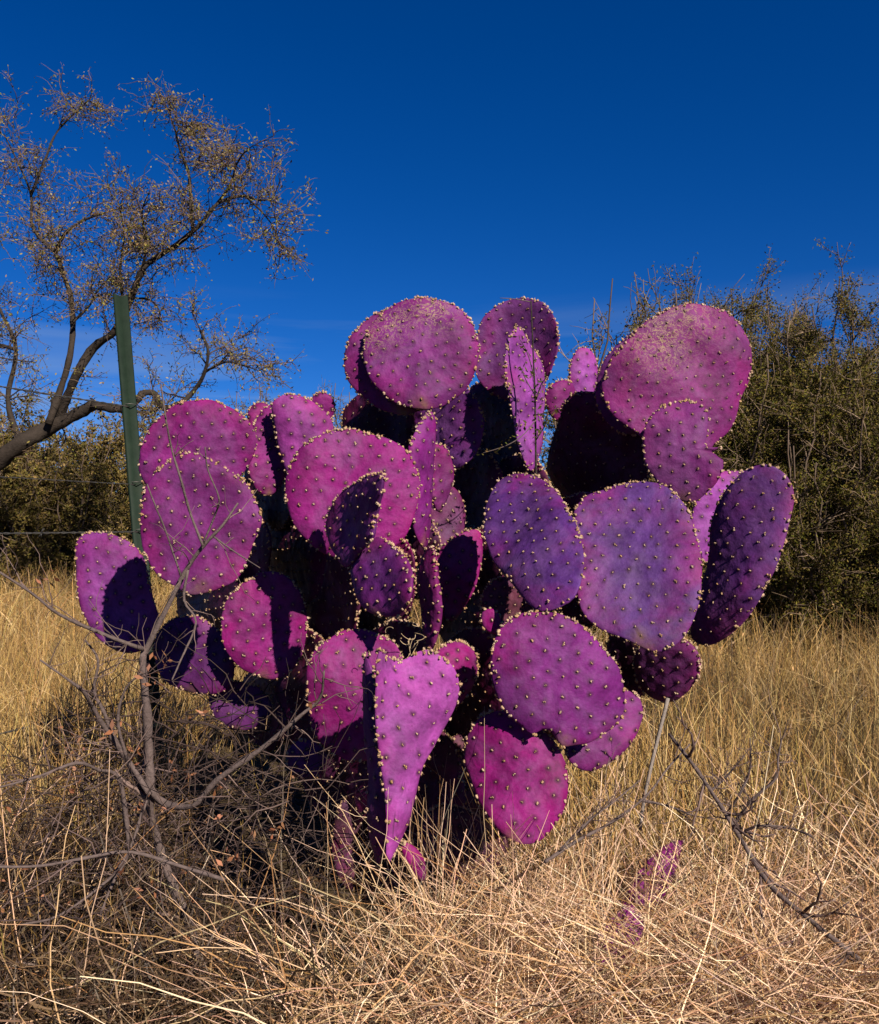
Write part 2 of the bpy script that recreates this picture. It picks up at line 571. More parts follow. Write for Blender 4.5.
    me = mesh_data(name, V @ B, [np.concatenate(quad), np.concatenate(tri)], attrs={'rim': rim, 'scar': sc, 'areole': aro, 'foot': np.exp(-((V[:, 0] / half[0]) ** 2 * 1.6 + (V[:, 1] / half[1] + 1.02) ** 2) / 0.035)})
    pad = obj(name, me, M_PAD, parent, org)
    jit = pr.uniform(0.9, 1.1, 3)
    pad.color = (*[float(a * b) for a, b in zip(tint, jit)], 1)
    if label: pad['label'] = label
    # bristle tufts on both faces and, closer set, along the rim
    P, N, Z = [], [], []
    for side in (1, -1):
        for (u, v) in faces[side]:
            e = 0.003; u_, v_ = np.array(u), np.array(v)
            h = surf(u_, v_, side); gu = (surf(u_ + e, v_, side) - h) / e; gv = (surf(u_, v_ + e, side) - h) / e
            h = h + side * lumps(np.array([u]), np.array([v]), side)[0]
            P.append((u, v, float(h))); N.append(np.array([-float(gu), -float(gv), 1.0]) * side + pr.normal(0, 0.15, 3)); Z.append(pr.uniform(0.0017, 0.0031))
    Lr = 0; per = np.hypot(np.diff(uv[:, 0]), np.diff(uv[:, 1])).sum()
    t = -math.pi
    while t < math.pi:
        R0 = float(np.interp(t, A, Rr)); top = 0.5 + 0.5 * math.sin(t)
        rr = R0 * pr.uniform(0.965, 1.0); u, v = rr * math.cos(t), rr * math.sin(t)
        s = pr.choice([-1, 1]); h = float(surf(np.array(u), np.array(v), s))
        P.append((u, v, h)); N.append(np.array([math.cos(t), math.sin(t), s * 0.35]) + pr.normal(0, 0.3, 3)); Z.append(pr.uniform(0.0026, 0.0054))
        for _ in range(int(top > 0.45) + int(pr.random() < 0.4)):      # a bristly fringe, thickest along the upper rim
            u2, v2 = u * pr.uniform(0.95, 1.0), v * pr.uniform(0.95, 1.0); t2 = t + pr.normal(0, 0.03); s2 = pr.choice([-1, 1])
            u2, v2 = R0 * pr.uniform(0.94, 1.0) * math.cos(t2), R0 * pr.uniform(0.94, 1.0) * math.sin(t2)
            P.append((u2, v2, float(surf(np.array(u2), np.array(v2), s2)))); N.append(np.array([math.cos(t2), math.sin(t2), s2 * 0.6]) + pr.normal(0, 0.35, 3)); Z.append(pr.uniform(0.0018, 0.0042))
        t += pr.uniform(0.006, 0.0145) / dense / R0 * (1.30 - 0.6 * top)
    P = np.array(P) @ B; N = np.array(N) @ B
    tf = obj('bristle_tufts', tufts_mesh('bristle_tufts', P, N, Z), M_TUFT, pad, org)
    tf['kind'] = 'stuff'
    return pad


cactus = empty('prickly_pear_cactus', (0.0, 1.5, 0.0))
tag(cactus, 'large prickly pear cactus with many purple magenta pads studded with tan bristle tufts', 'cactus')

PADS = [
    # upper left crown
    dict(outline=[(363,352),(368,328),(383,309),(405,299),(430,298),(455,305),(472,323),(480,350),(474,375),(458,395),(435,408),(410,408),(388,398),(370,380)],
         d=1.55, yaw=2, pitch=10, tint=lerp3(PUR, MAG, 0.45), scar=[(0.15, 0.8, 0.4, 1), (-0.5, 0.55, 0.38, 0.9), (-0.85, 0.2, 0.25, 0.9)]),
    dict(outline=[(343,360),(348,340),(362,322),(385,310),(420,306),(450,325),(458,365),(445,398),(415,414),(390,412),(366,398),(349,382)], d=1.578, yaw=6, pitch=8, tint=lerp3(PUR, MAG, 0.7)),
    dict(outline=ell(443, 425, 38, 46, -8), d=1.70, yaw=-42, pitch=5, tint=PUR),
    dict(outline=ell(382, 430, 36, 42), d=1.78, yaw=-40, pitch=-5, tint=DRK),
    dict(outline=[(410,445),(418,424),(428,411),(434,425),(435,470),(433,520),(430,546),(419,544),(411,525),(407,490)], d=1.47, yaw=56, pitch=0, tint=MAG, T=0.009),
    dict(outline=ell(438, 478, 12, 34), d=1.56, yaw=40, pitch=0, tint=MAG),
    dict(outline=ell(446, 522, 20, 38), d=1.66, yaw=15, pitch=15, tint=lerp3(PUR, BRN, 0.6)),
    dict(outline=ell(430, 598, 9, 52), d=1.42, yaw=-62, pitch=0, tint=MAG, T=0.009),
    # top middle
    dict(outline=[(480,365),(482,340),(490,318),(505,305),(525,299),(545,304),(558,320),(564,345),(558,370),(545,388),(522,400),(500,398),(486,385)], d=1.72, yaw=-24, pitch=4, tint=PUR, cup=0.038),
    dict(outline=[(510,338),(515,329),(523,331),(535,346),(545,366),(548,388),(545,420),(539,450),(531,470),(524,465),(519,430),(512,392),(509,360)], d=1.60, yaw=58, pitch=4, tint=PNK, T=0.008),
    dict(outline=ell(584, 378, 14, 31), d=1.90, yaw=25, pitch=0, tint=PNK),
    dict(outline=ell(563, 402, 17, 22), d=1.88, yaw=20, pitch=0, tint=MAG),
    # upper right
    dict(outline=[(605,383),(608,364),(622,343),(643,324),(664,310),(685,304),(711,306),(731,314),(746,331),(754,352),(751,378),(741,401),(732,425),(714,446),(690,458),(660,452),(638,436),(620,420),(609,401)],
         d=1.55, yaw=8, pitch=3, tint=lerp3(MAG, PUR, 0.25), T=0.012, cup=-0.008, scar=[(-0.3, 0.55, 0.42, 1.0), (0.05, 0.85, 0.4, 0.8)]),
    dict(outline=[(596,394),(600,370),(616,346),(640,330),(665,345),(670,390),(650,430),(620,432),(602,415)], d=1.66, yaw=-20, pitch=0, tint=PUR),
    dict(outline=[(642,441),(645,425),(657,411),(674,402),(692,402),(706,412),(707,430),(706,446),(714,456),(722,448),(722,468),(712,488),(692,502),(672,496),(655,481),(645,462)],
         d=1.47, yaw=-10, pitch=4, tint=lerp3(PUR, MAG, 0.4), cup=0.012),
    dict(outline=[(690,520),(698,490),(715,474),(734,470),(748,476),(742,500),(728,535),(714,556),(700,562),(690,548)], d=1.58, yaw=22, pitch=5, tint=PNK),
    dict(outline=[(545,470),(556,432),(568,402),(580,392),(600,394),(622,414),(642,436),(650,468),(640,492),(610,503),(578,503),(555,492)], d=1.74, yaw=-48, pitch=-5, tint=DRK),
    # violet pads leaning back
    dict(outline=[(487,510),(497,488),(512,476),(526,473),(540,478),(555,491),(569,510),(579,531),(584,553),(583,578),(575,598),(560,606),(541,611),(526,602),(509,581),(493,559),(486,537)],
         d=1.34, yaw=-38, pitch=38, tint=lerp3(VIO, PUR, 0.1), cup=0.008),
    dict(outline=[(574,512),(588,497),(615,485),(642,483),(669,493),(688,516),(698,551),(702,584),(695,617),(678,642),(654,650),(621,639),(596,630),(579,609),(574,560)],
         d=1.33, yaw=-8, pitch=28, tint=lerp3(VIO, PUR, 0.35), cup=0.012),
    dict(outline=[(692,612),(702,567),(712,526),(725,498),(741,477),(756,467),(770,465),(782,475),(787,495),(784,520),(776,559),(764,592),(747,619),(729,635),(706,646),(690,642),(687,631)],
         d=1.42, yaw=-48, pitch=6, tint=lerp3(VIO, PUR, 0.5), cup=-0.018, wave=2.2),
    # lower right
    dict(outline=[(491,645),(500,627),(515,615),(535,612),(556,614),(577,623),(597,641),(613,658),(624,676),(627,697),(623,717),(611,731),(593,742),(573,746),(560,746),(552,732),(541,729),(531,735),(517,723),(503,705),(493,678)],
         d=1.22, yaw=6, pitch=8, tint=lerp3(MAG, PUR, 0.25), T=0.012, cup=-0.008),
    dict(outline=[(463,762),(466,738),(479,716),(497,710),(526,720),(556,742),(566,770),(566,800),(551,829),(530,844),(509,841),(492,821),(472,788)], d=1.225, yaw=-12, pitch=22, tint=lerp3(HOT, MAG, 0.2)),
    dict(outline=[(560,735),(575,700),(610,685),(637,695),(641,715),(634,738),(619,756),(600,769),(580,769),(566,756)], d=1.32, yaw=10, pitch=25, tint=lerp3(MAG, PUR, 0.5), wave=2.0),
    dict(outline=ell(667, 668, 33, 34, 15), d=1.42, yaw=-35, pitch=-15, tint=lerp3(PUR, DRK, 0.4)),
    # folded pad in front and those round it
    dict(outline=[(369,660),(372,648),(384,655),(398,659),(410,655),(423,648),(437,655),(449,668),(455,688),(452,708),(438,738),(421,770),(413,800),(407,822),(391,850),(379,863),(382,820),(379,765),(374,710)],
         d=1.13, yaw=26, pitch=2, tint=tuple(x * 1.12 for x in PNK), T=0.009, cup=0.016, wave=1.4),
    dict(outline=[(366,668),(371,652),(377,700),(383,765),(386,820),(379,862),(371,848),(369,790),(366,720)], d=1.145, yaw=-62, pitch=0, tint=PUR, T=0.007),
    dict(outline=[(309,707),(311,665),(328,640),(353,629),(383,636),(402,652),(412,690),(402,730),(376,758),(345,760),(318,737)], d=1.30, yaw=-6, pitch=6, tint=lerp3(HOT, MAG, 0.5), cup=0.015),
    dict(outline=ell(452, 676, 24, 34, 12), d=1.36, yaw=12, pitch=15, tint=HOT, wave=2.2, dense=1.6, gap=0.017),
    dict(outline=ell(306, 760, 20, 20, 30), d=1.45, yaw=10, pitch=5, tint=PUR),
    dict(outline=ell(414, 862, 8, 20, -22), d=1.18, yaw=35, pitch=0, tint=HOT, T=0.008),
    dict(outline=ell(452, 836, 34, 30, 20), d=1.36, yaw=10, pitch=25, tint=BRN, dense=1.8, gap=0.013),
    # centre left
    dict(outline=[(284,495),(289,471),(299,450),(319,435),(344,428),(370,433),(392,440),(409,454),(418,476),(419,500),(413,523),(402,541),(380,556),(350,562),(319,550),(302,536),(290,519)],
         d=1.42, yaw=6, pitch=2, tint=lerp3(MAG, HOT, 0.3), T=0.012, cup=-0.006),
    dict(outline=[(332,527),(335,512),(345,493),(360,481),(375,475),(388,476),(388,488),(382,503),(376,518),(372,538),(356,553),(345,568),(336,553)], d=1.29, yaw=-56, pitch=4, tint=PUR, T=0.009),
    dict(outline=[(379,537),(396,547),(409,562),(417,581),(415,601),(403,614),(387,617),(370,611),(360,598),(355,572),(364,549)], d=1.27, yaw=-46, pitch=14, tint=lerp3(PUR, MAG, 0.2), cup=0.006),
    # left
    dict(outline=[(137,470),(141,445),(152,425),(170,408),(190,401),(208,399),(227,405),(243,417),(254,430),(256,445),(248,465),(237,478),(205,500),(165,496),(145,486)], d=1.48, yaw=8, pitch=0, tint=MAG),
    dict(outline=[(141,510),(145,490),(155,474),(172,461),(187,455),(203,458),(219,466),(236,475),(249,486),(257,503),(264,521),(252,546),(242,571),(229,587),(197,595),(181,590),(156,572),(143,550)],
         d=1.36, yaw=2, pitch=8, tint=lerp3(PUR, MAG, 0.5), wave=1.8),
    dict(outline=[(248,472),(250,440),(258,416),(270,404),(284,408),(290,440),(285,478),(270,495),(256,490)], d=1.56, yaw=14, pitch=0, tint=MAG),
    dict(outline=[(271,403),(289,394),(306,397),(323,409),(334,425),(332,455),(312,480),(290,476),(278,442)], d=1.53, yaw=16, pitch=2, tint=lerp3(MAG, PNK, 0.6)),
    dict(outline=ell(322, 408, 13, 15), d=1.62, yaw=5, pitch=0, tint=MAG),
    dict(outline=ell(260, 420, 13, 18), d=1.64, yaw=10, pitch=0, tint=HOT),
    dict(outline=[(74,545),(82,534),(100,532),(121,538),(138,549),(147,570),(154,600),(158,625),(149,646),(131,653),(114,650),(94,634),(81,609),(75,575)], d=1.56, yaw=14, pitch=4, tint=lerp3(MAG, PNK, 0.5)),
    dict(outline=[(259,572),(241,584),(226,603),(221,633),(229,655),(244,670),(269,679),(290,671),(304,650),(307,620),(299,590),(280,573)], d=1.54, yaw=8, pitch=2, tint=lerp3(MAG, HOT, 0.4)),
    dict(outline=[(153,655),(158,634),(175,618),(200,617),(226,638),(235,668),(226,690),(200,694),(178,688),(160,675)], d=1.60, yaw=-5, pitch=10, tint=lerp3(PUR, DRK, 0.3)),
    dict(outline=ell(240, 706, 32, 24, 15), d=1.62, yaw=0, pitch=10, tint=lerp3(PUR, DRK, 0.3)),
    # centre, partly lit
    dict(outline=[(431,570),(440,550),(458,535),(480,531),(482,560),(470,598),(452,622),(437,606)], d=1.58, yaw=6, pitch=0, tint=HOT),
    dict(outline=ell(510, 614, 28, 38, -10), d=1.46, yaw=-10, pitch=5, tint=BRN, dense=1.7, gap=0.016),
    dict(outline=ell(492, 622, 10, 14, -25), d=1.34, yaw=0, pitch=5, tint=HOT, T=0.008),
    # inner pads that carry the others, their shade put into the DRK tint
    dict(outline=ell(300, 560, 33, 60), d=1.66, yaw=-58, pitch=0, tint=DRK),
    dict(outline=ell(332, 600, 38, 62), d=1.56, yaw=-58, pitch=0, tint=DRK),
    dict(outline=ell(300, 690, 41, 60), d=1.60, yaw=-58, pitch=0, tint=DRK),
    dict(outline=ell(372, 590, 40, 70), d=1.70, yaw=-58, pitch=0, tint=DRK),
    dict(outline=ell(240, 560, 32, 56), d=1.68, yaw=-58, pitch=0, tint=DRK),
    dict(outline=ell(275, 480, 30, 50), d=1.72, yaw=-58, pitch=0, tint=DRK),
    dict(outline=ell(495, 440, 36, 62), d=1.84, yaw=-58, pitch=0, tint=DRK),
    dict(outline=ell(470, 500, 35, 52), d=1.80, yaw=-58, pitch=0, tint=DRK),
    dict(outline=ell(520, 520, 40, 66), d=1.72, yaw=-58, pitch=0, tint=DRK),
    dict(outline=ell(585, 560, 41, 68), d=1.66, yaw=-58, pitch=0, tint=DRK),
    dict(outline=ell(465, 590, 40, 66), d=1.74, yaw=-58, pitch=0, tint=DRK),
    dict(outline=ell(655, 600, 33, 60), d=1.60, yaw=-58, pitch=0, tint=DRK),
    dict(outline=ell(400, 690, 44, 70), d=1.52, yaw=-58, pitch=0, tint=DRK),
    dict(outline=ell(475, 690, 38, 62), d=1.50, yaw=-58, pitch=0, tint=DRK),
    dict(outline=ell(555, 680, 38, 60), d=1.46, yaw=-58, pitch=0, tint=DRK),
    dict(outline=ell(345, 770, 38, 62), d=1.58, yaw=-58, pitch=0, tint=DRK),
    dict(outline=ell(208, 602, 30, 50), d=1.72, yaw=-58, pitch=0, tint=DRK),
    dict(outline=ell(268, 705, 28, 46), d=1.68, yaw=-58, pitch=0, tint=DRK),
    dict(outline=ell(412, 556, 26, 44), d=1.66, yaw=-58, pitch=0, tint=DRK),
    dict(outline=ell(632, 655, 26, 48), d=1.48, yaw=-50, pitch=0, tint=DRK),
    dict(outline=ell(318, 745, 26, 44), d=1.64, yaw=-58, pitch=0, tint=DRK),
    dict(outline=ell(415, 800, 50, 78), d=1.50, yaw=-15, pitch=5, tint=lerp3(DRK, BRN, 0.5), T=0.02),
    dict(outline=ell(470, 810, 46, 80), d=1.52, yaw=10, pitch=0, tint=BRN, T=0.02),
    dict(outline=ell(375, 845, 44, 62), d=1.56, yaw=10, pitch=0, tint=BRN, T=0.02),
]
for p in PADS:
    make_pad(cactus, **p)

# pads fallen into the grass
fp = empty('fallen_cactus_pads', (0.25, 1.32, 0.0))
tag(fp, 'faded pink cactus pads fallen into the straw, half buried below the thorny branch', 'cactus pad')
make_pad(fp, [(683,840),(664,846),(645,862),(630,885),(622,905),(636,915),(656,908),(672,880)], 1.31, 15, 42, lerp3(PNK, HOT, 0.7))
make_pad(fp, [(628,905),(606,922),(594,945),(592,968),(608,976),(630,960),(642,935),(640,914)], 1.17, 5, 48, lerp3(PNK, HOT, 0.7))

# ------------------------------------------------------------------ strands of grass and straw
def strands(N, base, L, az, lean, curl, width, col, seg=4, kink=0.0, taper=0.3):
    """N ribbons; base (N,3), lean = start angle from upright, curl = total added angle"""
    k = seg + 1
    s = np.linspace(0, 1, k)
    ang = lean[:, None] + curl[:, None] * s[None, :] + (rng.normal(0, kink, (N, k)) if kink else 0)
    azs = az[:, None] + (np.cumsum(rng.normal(0, kink, (N, k)), 1) if kink else 0)
    st = np.stack([np.sin(ang) * np.cos(azs), np.sin(ang) * np.sin(azs), np.cos(ang)], -1) * (L / seg)[:, None, None]
    P = base[:, None, :] + np.concatenate([np.zeros((N, 1, 3)), np.cumsum(st[:, :-1], 1)], 1)
    g = gz(P[..., 0], P[..., 1]) + 0.004
    P[..., 2] = np.maximum(P[..., 2], g)
    rv = unit(rng.normal(0, 1, (N, 3)))
    side = unit(np.cross(st, rv[:, None, :]))
    w = width[:, None, None] * (1 - (1 - taper) * s)[None, :, None] * 0.5
    V = np.stack([P - side * w, P + side * w], 2).reshape(N, k * 2, 3)
    i = np.arange(seg) * 2
    q = np.stack([i, i + 1, i + 3, i + 2], 1)
    F = (np.arange(N)[:, None, None] * (k * 2) + q[None]).reshape(-1, 4)
    return V.reshape(-1, 3), F, np.repeat(col, k * 2, axis=0)


class Pile:
    def __init__(s): s.V, s.F, s.C, s.n = [], [], [], 0
    def add(s, V, F, Cc):
        s.V.append(V); s.F.append(F + s.n); s.C.append(Cc); s.n += len(V)
    def mesh(s, name): return mesh_data(name, np.concatenate(s.V), np.concatenate(s.F), np.concatenate(s.C))


def shades(N, cols, j=0.16):
    cols = np.array(cols); c = cols[rng.integers(len(cols), size=N)]
    return np.clip(c * (1 + rng.normal(0, j, (N, 1))) * (1 + rng.normal(0, 0.05, (N, 3))), 0.01, 0.9)


def wedge(N, y0, y1, power=1.0, half=0.56, extra=0.5):
    """ground spots spread over the field ahead"""
    u = rng.random(N)
    y = y0 + (y1 - y0) * u ** power
    x = rng.uniform(-1, 1, N) * (half * y + extra)
    return x, y


GOLD = [(0.3160, 0.2075, 0.0676), (0.3543, 0.2443, 0.0939), (0.2586, 0.1521, 0.0451), (0.4022, 0.2905, 0.1409), (0.1628, 0.0922, 0.0338)]
STRAW = [(0.5005, 0.3422, 0.2070), (0.6751, 0.5104, 0.3638), (0.3725, 0.2378, 0.1317), (0.2794, 0.1508, 0.0627), (0.5587, 0.3770, 0.2634)]
BROWN = [(0.0638, 0.0374, 0.0204), (0.0935, 0.0578, 0.0323), (0.0442, 0.0281, 0.0179), (0.1275, 0.0833, 0.0467), (0.0723, 0.051, 0.0382)]  # litter browns, darkened to paint shadowy depth under the straw


def patch(x, y, f=1.0, ph=0.0):
    return 0.5 + 0.25 * np.sin(2.3 * f * x + 1.1 * f * y + ph) + 0.25 * np.sin(3.1 * f * y - 1.7 * f * x + 2.0 + ph)


def leaf_quads(P, size, cols, flat=0.0):
    """small diamond leaves at points P"""
    n = len(P); a = unit(rng.normal(0, 1, (n, 3))); b = unit(np.cross(a, rng.normal(0, 1, (n, 3)))); s = size * rng.uniform(0.6, 1.4, n)
    a = a * s[:, None]; b = b * (s * 0.42)[:, None]
    V = np.stack([P - a, P + b - a * 0.1, P + a, P - b - a * 0.1], 1).reshape(-1, 3)
    F = np.arange(n)[:, None] * 4 + np.arange(4)[None]
    return V, F, np.repeat(shades(n, cols, 0.25), 4, axis=0)


# golden field behind the cactus
field = Pile()
for (N, y0, y1, pw, h0, h1, w0) in ((36000, 1.75, 4.5, 0.8, 0.12, 0.34, 0.0019), (34000, 4.0, 11.0, 0.7, 0.18, 0.42, 0.0048), (16000, 10.0, 30.0, 0.7, 0.25, 0.5, 0.012)):
    x, y = wedge(N, y0, y1, pw)
    keep = rng.random(N) < (0.35 + 0.65 * patch(x, y)) * np.where((x > -0.62) & (x < 0.30) & (y < 2.5), 0.12, 1.0) * np.where((x > 0.5) & (y < 2.05), 0.3, 1.0)
    x, y = x[keep], y[keep]; n = len(x)
    L = rng.uniform(h0, h1, n) * (0.75 + 0.5 * patch(x, y, 0.7, 1.0))
    field.add(*strands(n, np.stack([x, y, gz(x, y) - 0.01], 1), L, rng.uniform(0, 6.28, n), np.abs(rng.normal(0.05, 0.30, n)), rng.normal(0.8, 0.7, n),
                       rng.uniform(0.45, 1.2, n) * w0, shades(n, GOLD, 0.24) * (0.62 + 0.62 * patch(x, y, 1.6, 2.0))[:, None], 5, 0.13))
n = 900                                                # brown weed stalks among the grass
x, y = wedge(n, 1.9, 6.5, 0.9); x = np.where(rng.random(n) < 0.6, np.abs(x), x)
field.add(*strands(n, np.stack([x, y, gz(x, y) - 0.01], 1), rng.uniform(0.14, 0.40, n), rng.uniform(0, 6.28, n), np.abs(rng.normal(0, 0.3, n)), rng.normal(0.1, 0.4, n),
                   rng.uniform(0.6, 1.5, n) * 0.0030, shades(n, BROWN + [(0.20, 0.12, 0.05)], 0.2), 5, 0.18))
seeds = np.stack([x, y, gz(x, y)], 1)[rng.integers(n, size=2600)] + np.stack([rng.normal(0, 0.05, 2600), rng.normal(0, 0.05, 2600), rng.uniform(0.08, 0.33, 2600)], 1)
field.add(*leaf_quads(seeds, 0.006, [(0.16, 0.09, 0.035), (0.30, 0.19, 0.08), (0.10, 0.06, 0.025)]))
fo = obj('field_grass', field.mesh('field_grass'), M_STRAW)
tag(fo, 'tall golden dry grass covering the field behind the cactus', 'grass', kind='stuff')

# pale tangle of fallen straw in front of and round the cactus
near = Pile()


def tangle(N, x0, x1, y0, y1, zmax, cols, l0, l1, w0, lean0, lean1, keepf=None, seg=6, kink=0.10):
    x, y = rng.uniform(x0, x1, N), rng.uniform(y0, y1, N)
    if keepf is not None:
        k = rng.random(N) < keepf(x, y); x, y = x[k], y[k]
    bare = (x > 0.55) & (y > 1.25) & (y < 1.75); k = ~bare | (rng.random(len(x)) < (1.0 if cols is BROWN else 0.45)); x, y = x[k], y[k]
    hol = (np.abs(x + 0.24) < 0.30) & (y > 1.10) & (y < 2.0)          # shaded hollow under the cactus
    k = ~hol | (rng.random(len(x)) < 0.13); x, y = x[k], y[k]
    n = len(x)
    z = gz(x, y) + rng.random(n) ** 1.8 * zmax
    near.add(*strands(n, np.stack([x, y, z], 1), rng.uniform(l0, l1, n), rng.uniform(0, 6.28, n), rng.uniform(lean0, lean1, n), rng.normal(0.25, 0.45, n),
                      rng.uniform(0.6, 1.5, n) * w0, shades(n, cols), seg, kink, 0.45))


right = lambda x, y: np.clip((x + 0.25) / 0.30, 0.04, 1.0)
left = lambda x, y: np.clip((0.05 - x) / 0.3, 0.0, 1.0)
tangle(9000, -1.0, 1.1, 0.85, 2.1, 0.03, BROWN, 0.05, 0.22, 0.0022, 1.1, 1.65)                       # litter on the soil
tangle(12500, -0.6, 0.95, 0.90, 1.50, 0.085, STRAW, 0.08, 0.30, 0.0013, 0.6, 1.7, right, 6, 0.16)              # loose criss-cross straw
tangle(6500, -0.6, 0.9, 0.90, 1.18, 0.11, STRAW, 0.10, 0.38, 0.0013, 0.7, 1.65, right, 7, 0.15)
tangle(2600, 0.15, 1.15, 1.35, 2.0, 0.03, GOLD, 0.08, 0.26, 0.0018, 0.0, 0.7)                         # upright bits on the right
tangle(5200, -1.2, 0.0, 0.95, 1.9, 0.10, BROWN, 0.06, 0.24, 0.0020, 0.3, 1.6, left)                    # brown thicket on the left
tangle(330, -1.0, -0.1, 0.98, 1.6, 0.12, STRAW, 0.14, 0.40, 0.0014, 0.3, 1.6, left)
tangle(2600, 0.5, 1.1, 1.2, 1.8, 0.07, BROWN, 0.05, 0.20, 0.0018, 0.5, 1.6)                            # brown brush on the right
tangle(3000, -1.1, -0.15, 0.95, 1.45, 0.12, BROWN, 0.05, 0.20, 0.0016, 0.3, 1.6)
tangle(3600, -1.7, -0.62, 1.55, 2.4, 0.05, GOLD, 0.12, 0.34, 0.0020, 0.0, 0.8)                        # beyond the dead shrub
no = obj('straw_tangle', near.mesh('straw_tangle'), M_STRAW)
tag(no, 'pale tangled straw lying criss cross on the ground before the cactus', 'straw', kind='stuff')


# upright pale tuft at the foot of the folded pad
def tuft(name, px, py, d, n, h, label, cols=STRAW, spread=0.05, w=0.0016, lean=0.25):
    p = Pile(); b = at(px, py, d); b[2] = gz(b[0], b[1])
    base = np.stack([b[0] + rng.normal(0, spread, n), b[1] + rng.normal(0, spread * 0.7, n), np.full(n, b[2] - 0.01)], 1)
    p.add(*strands(n, base, rng.uniform(0.5, 1.0, n) * h, rng.uniform(0, 6.28, n), np.abs(rng.normal(0, lean, n)), rng.normal(0.5, 0.5, n),
                   rng.uniform(0.6, 1.4, n) * w, shades(n, cols), 8, 0.10, 0.4))
    o = obj(name, p.mesh(name), M_STRAW); o.location = (0, 0, 0)
    return tag(o, label, 'grass', 'dry grass tufts')


tuft('grass_tuft', 436, 905, 1.22, 110, 0.30, 'pale wispy straw tuft rising beside the folded front pad', spread=0.028)
tuft('grass_tuft', 405, 930, 1.14, 90, 0.18, 'short bleached grass clump below the pointed tip of the folded pad', spread=0.03, lean=0.5)
tuft('grass_tuft', 560, 930, 1.28, 110, 0.24, 'dry straw clump growing under the hanging magenta pad', spread=0.05, lean=0.4)
tuft('grass_tuft', 790, 960, 1.10, 130, 0.22, 'bleached grass clump beside the lower end of the long bare branch', spread=0.06, lean=0.55)
tuft('grass_tuft', 760, 880, 1.45, 60, 0.34, 'thin upright golden grass stalks beyond the bare branch', GOLD, 0.06, 0.0018, 0.2)
tuft('grass_tuft', 70, 960, 1.12, 60, 0.30, 'orange tan stalks standing among brown brush beside the dead shrub', [(0.1915, 0.114, 0.0365), (0.228, 0.1505, 0.0547)], 0.10, 0.0017, 0.3)


# ------------------------------------------------------------------ dead shrub in front on the left
def px_line(pts, d0, d1, k=4, jit=0.0):
    n = len(pts); dd = np.linspace(d0, d1, n) + (rng.normal(0, jit, n) if jit else 0)
    return smooth_line(np.array([at(x, y, d) for (x, y), d in zip(pts, dd)]), k)


shrub = empty('dead_shrub', (at(195, 940, 1.16)[0], 1.16, 0.0))
tag(shrub, 'leafless grey brown thorny shrub standing before the left side of the cactus', 'shrub')
twigs = Tubes()
GREYB = [(0.0780, 0.0527, 0.0510), (0.1140, 0.0790, 0.0750), (0.0510, 0.0339, 0.0312), (0.1320, 0.0936, 0.0840)]


def side_twigs(P, n, lmin, lmax, r, levels=2, tubes=None, spread=0.9, cols=GREYB, lo=0.15):
    tb = tubes if tubes is not None else twigs
    for _ in range(n):
        i = rng.integers(int(len(P) * lo), len(P) - 1)
        t = unit(P[i + 1] - P[i]); d = unit(t * 0.7 + unit(rng.normal(0, 1, 3)) * spread)
        Q, R = grow(P[i], d, rng.uniform(lmin, lmax), r, 0.22, 5, 0.03)
        tb.add(Q, R, 4, cols[rng.integers(len(cols))])
        if levels > 1: side_twigs(Q, rng.integers(1, 4), lmin * 0.4, lmax * 0.45, r * 0.6, levels - 1, tb, spread, cols)


def limb(parent, pts, d0, d1, r0, r1, name='branch', nt=6, tl=(0.03, 0.12), tubes=None, sides=7, mat=None, jit=0.006):
    P = px_line(pts, d0, d1, 4, jit)
    t = Tubes(); t.add(P, np.linspace(r0, r1, len(P)) * (1 + 0.07 * rng.normal(0, 1, len(P))), sides, bump=0.16)
    obj(name, t.build(name), mat or M_DEAD, parent)
    if nt: side_twigs(P, nt, tl[0], tl[1], max(r1 * 0.7, 0.0008), 2, tubes)
    return P


b0 = at(198, 958, 1.16); 
limb(shrub, [(204, 985), (192, 932), (175, 890), (160, 850), (152, 815), (150, 790)], 1.20, 1.16, 0.0066, 0.0052, 'trunk', 3)
limb(shrub, [(150, 792), (149, 750), (146, 700), (143, 660), (147, 648), (165, 612), (185, 572), (204, 545), (222, 526), (238, 503)], 1.16, 1.12, 0.0063, 0.0012, nt=11)
limb(shrub, [(203, 546), (190, 512), (181, 480), (172, 450), (166, 420), (161, 384)], 1.13, 1.10, 0.0018, 0.0009, nt=3, tl=(0.015, 0.04))
limb(shrub, [(181, 576), (166, 532), (155, 505), (147, 484)], 1.13, 1.10, 0.0014, 0.0008, nt=1, tl=(0.01, 0.03))
limb(shrub, [(203, 544), (215, 515), (219, 498), (208, 470), (205, 447)], 1.13, 1.10, 0.0014, 0.0008, nt=3, tl=(0.01, 0.03))
limb(shrub, [(214, 537), (235, 552), (260, 568)], 1.12, 1.10, 0.0012, 0.0006, nt=1, tl=(0.01, 0.03))
limb(shrub, [(188, 570), (184, 600), (196, 622), (183, 655), (172, 680)], 1.13, 1.09, 0.0018, 0.0009, nt=5, tl=(0.01, 0.04))
limb(shrub, [(146, 650), (134, 646), (98, 632), (60, 615), (30, 592), (-10, 566)], 1.15, 1.02, 0.0030, 0.0012, nt=11)
limb(shrub, [(150, 790), (165, 803), (193, 806), (217, 780), (260, 750), (300, 716), (320, 698), (324, 671)], 1.16, 1.08, 0.0053, 0.0013, nt=13)
limb(shrub, [(150, 795), (128, 760), (101, 722), (86, 695), (74, 684), (40, 660)], 1.16, 1.06, 0.0041, 0.0012, nt=11)
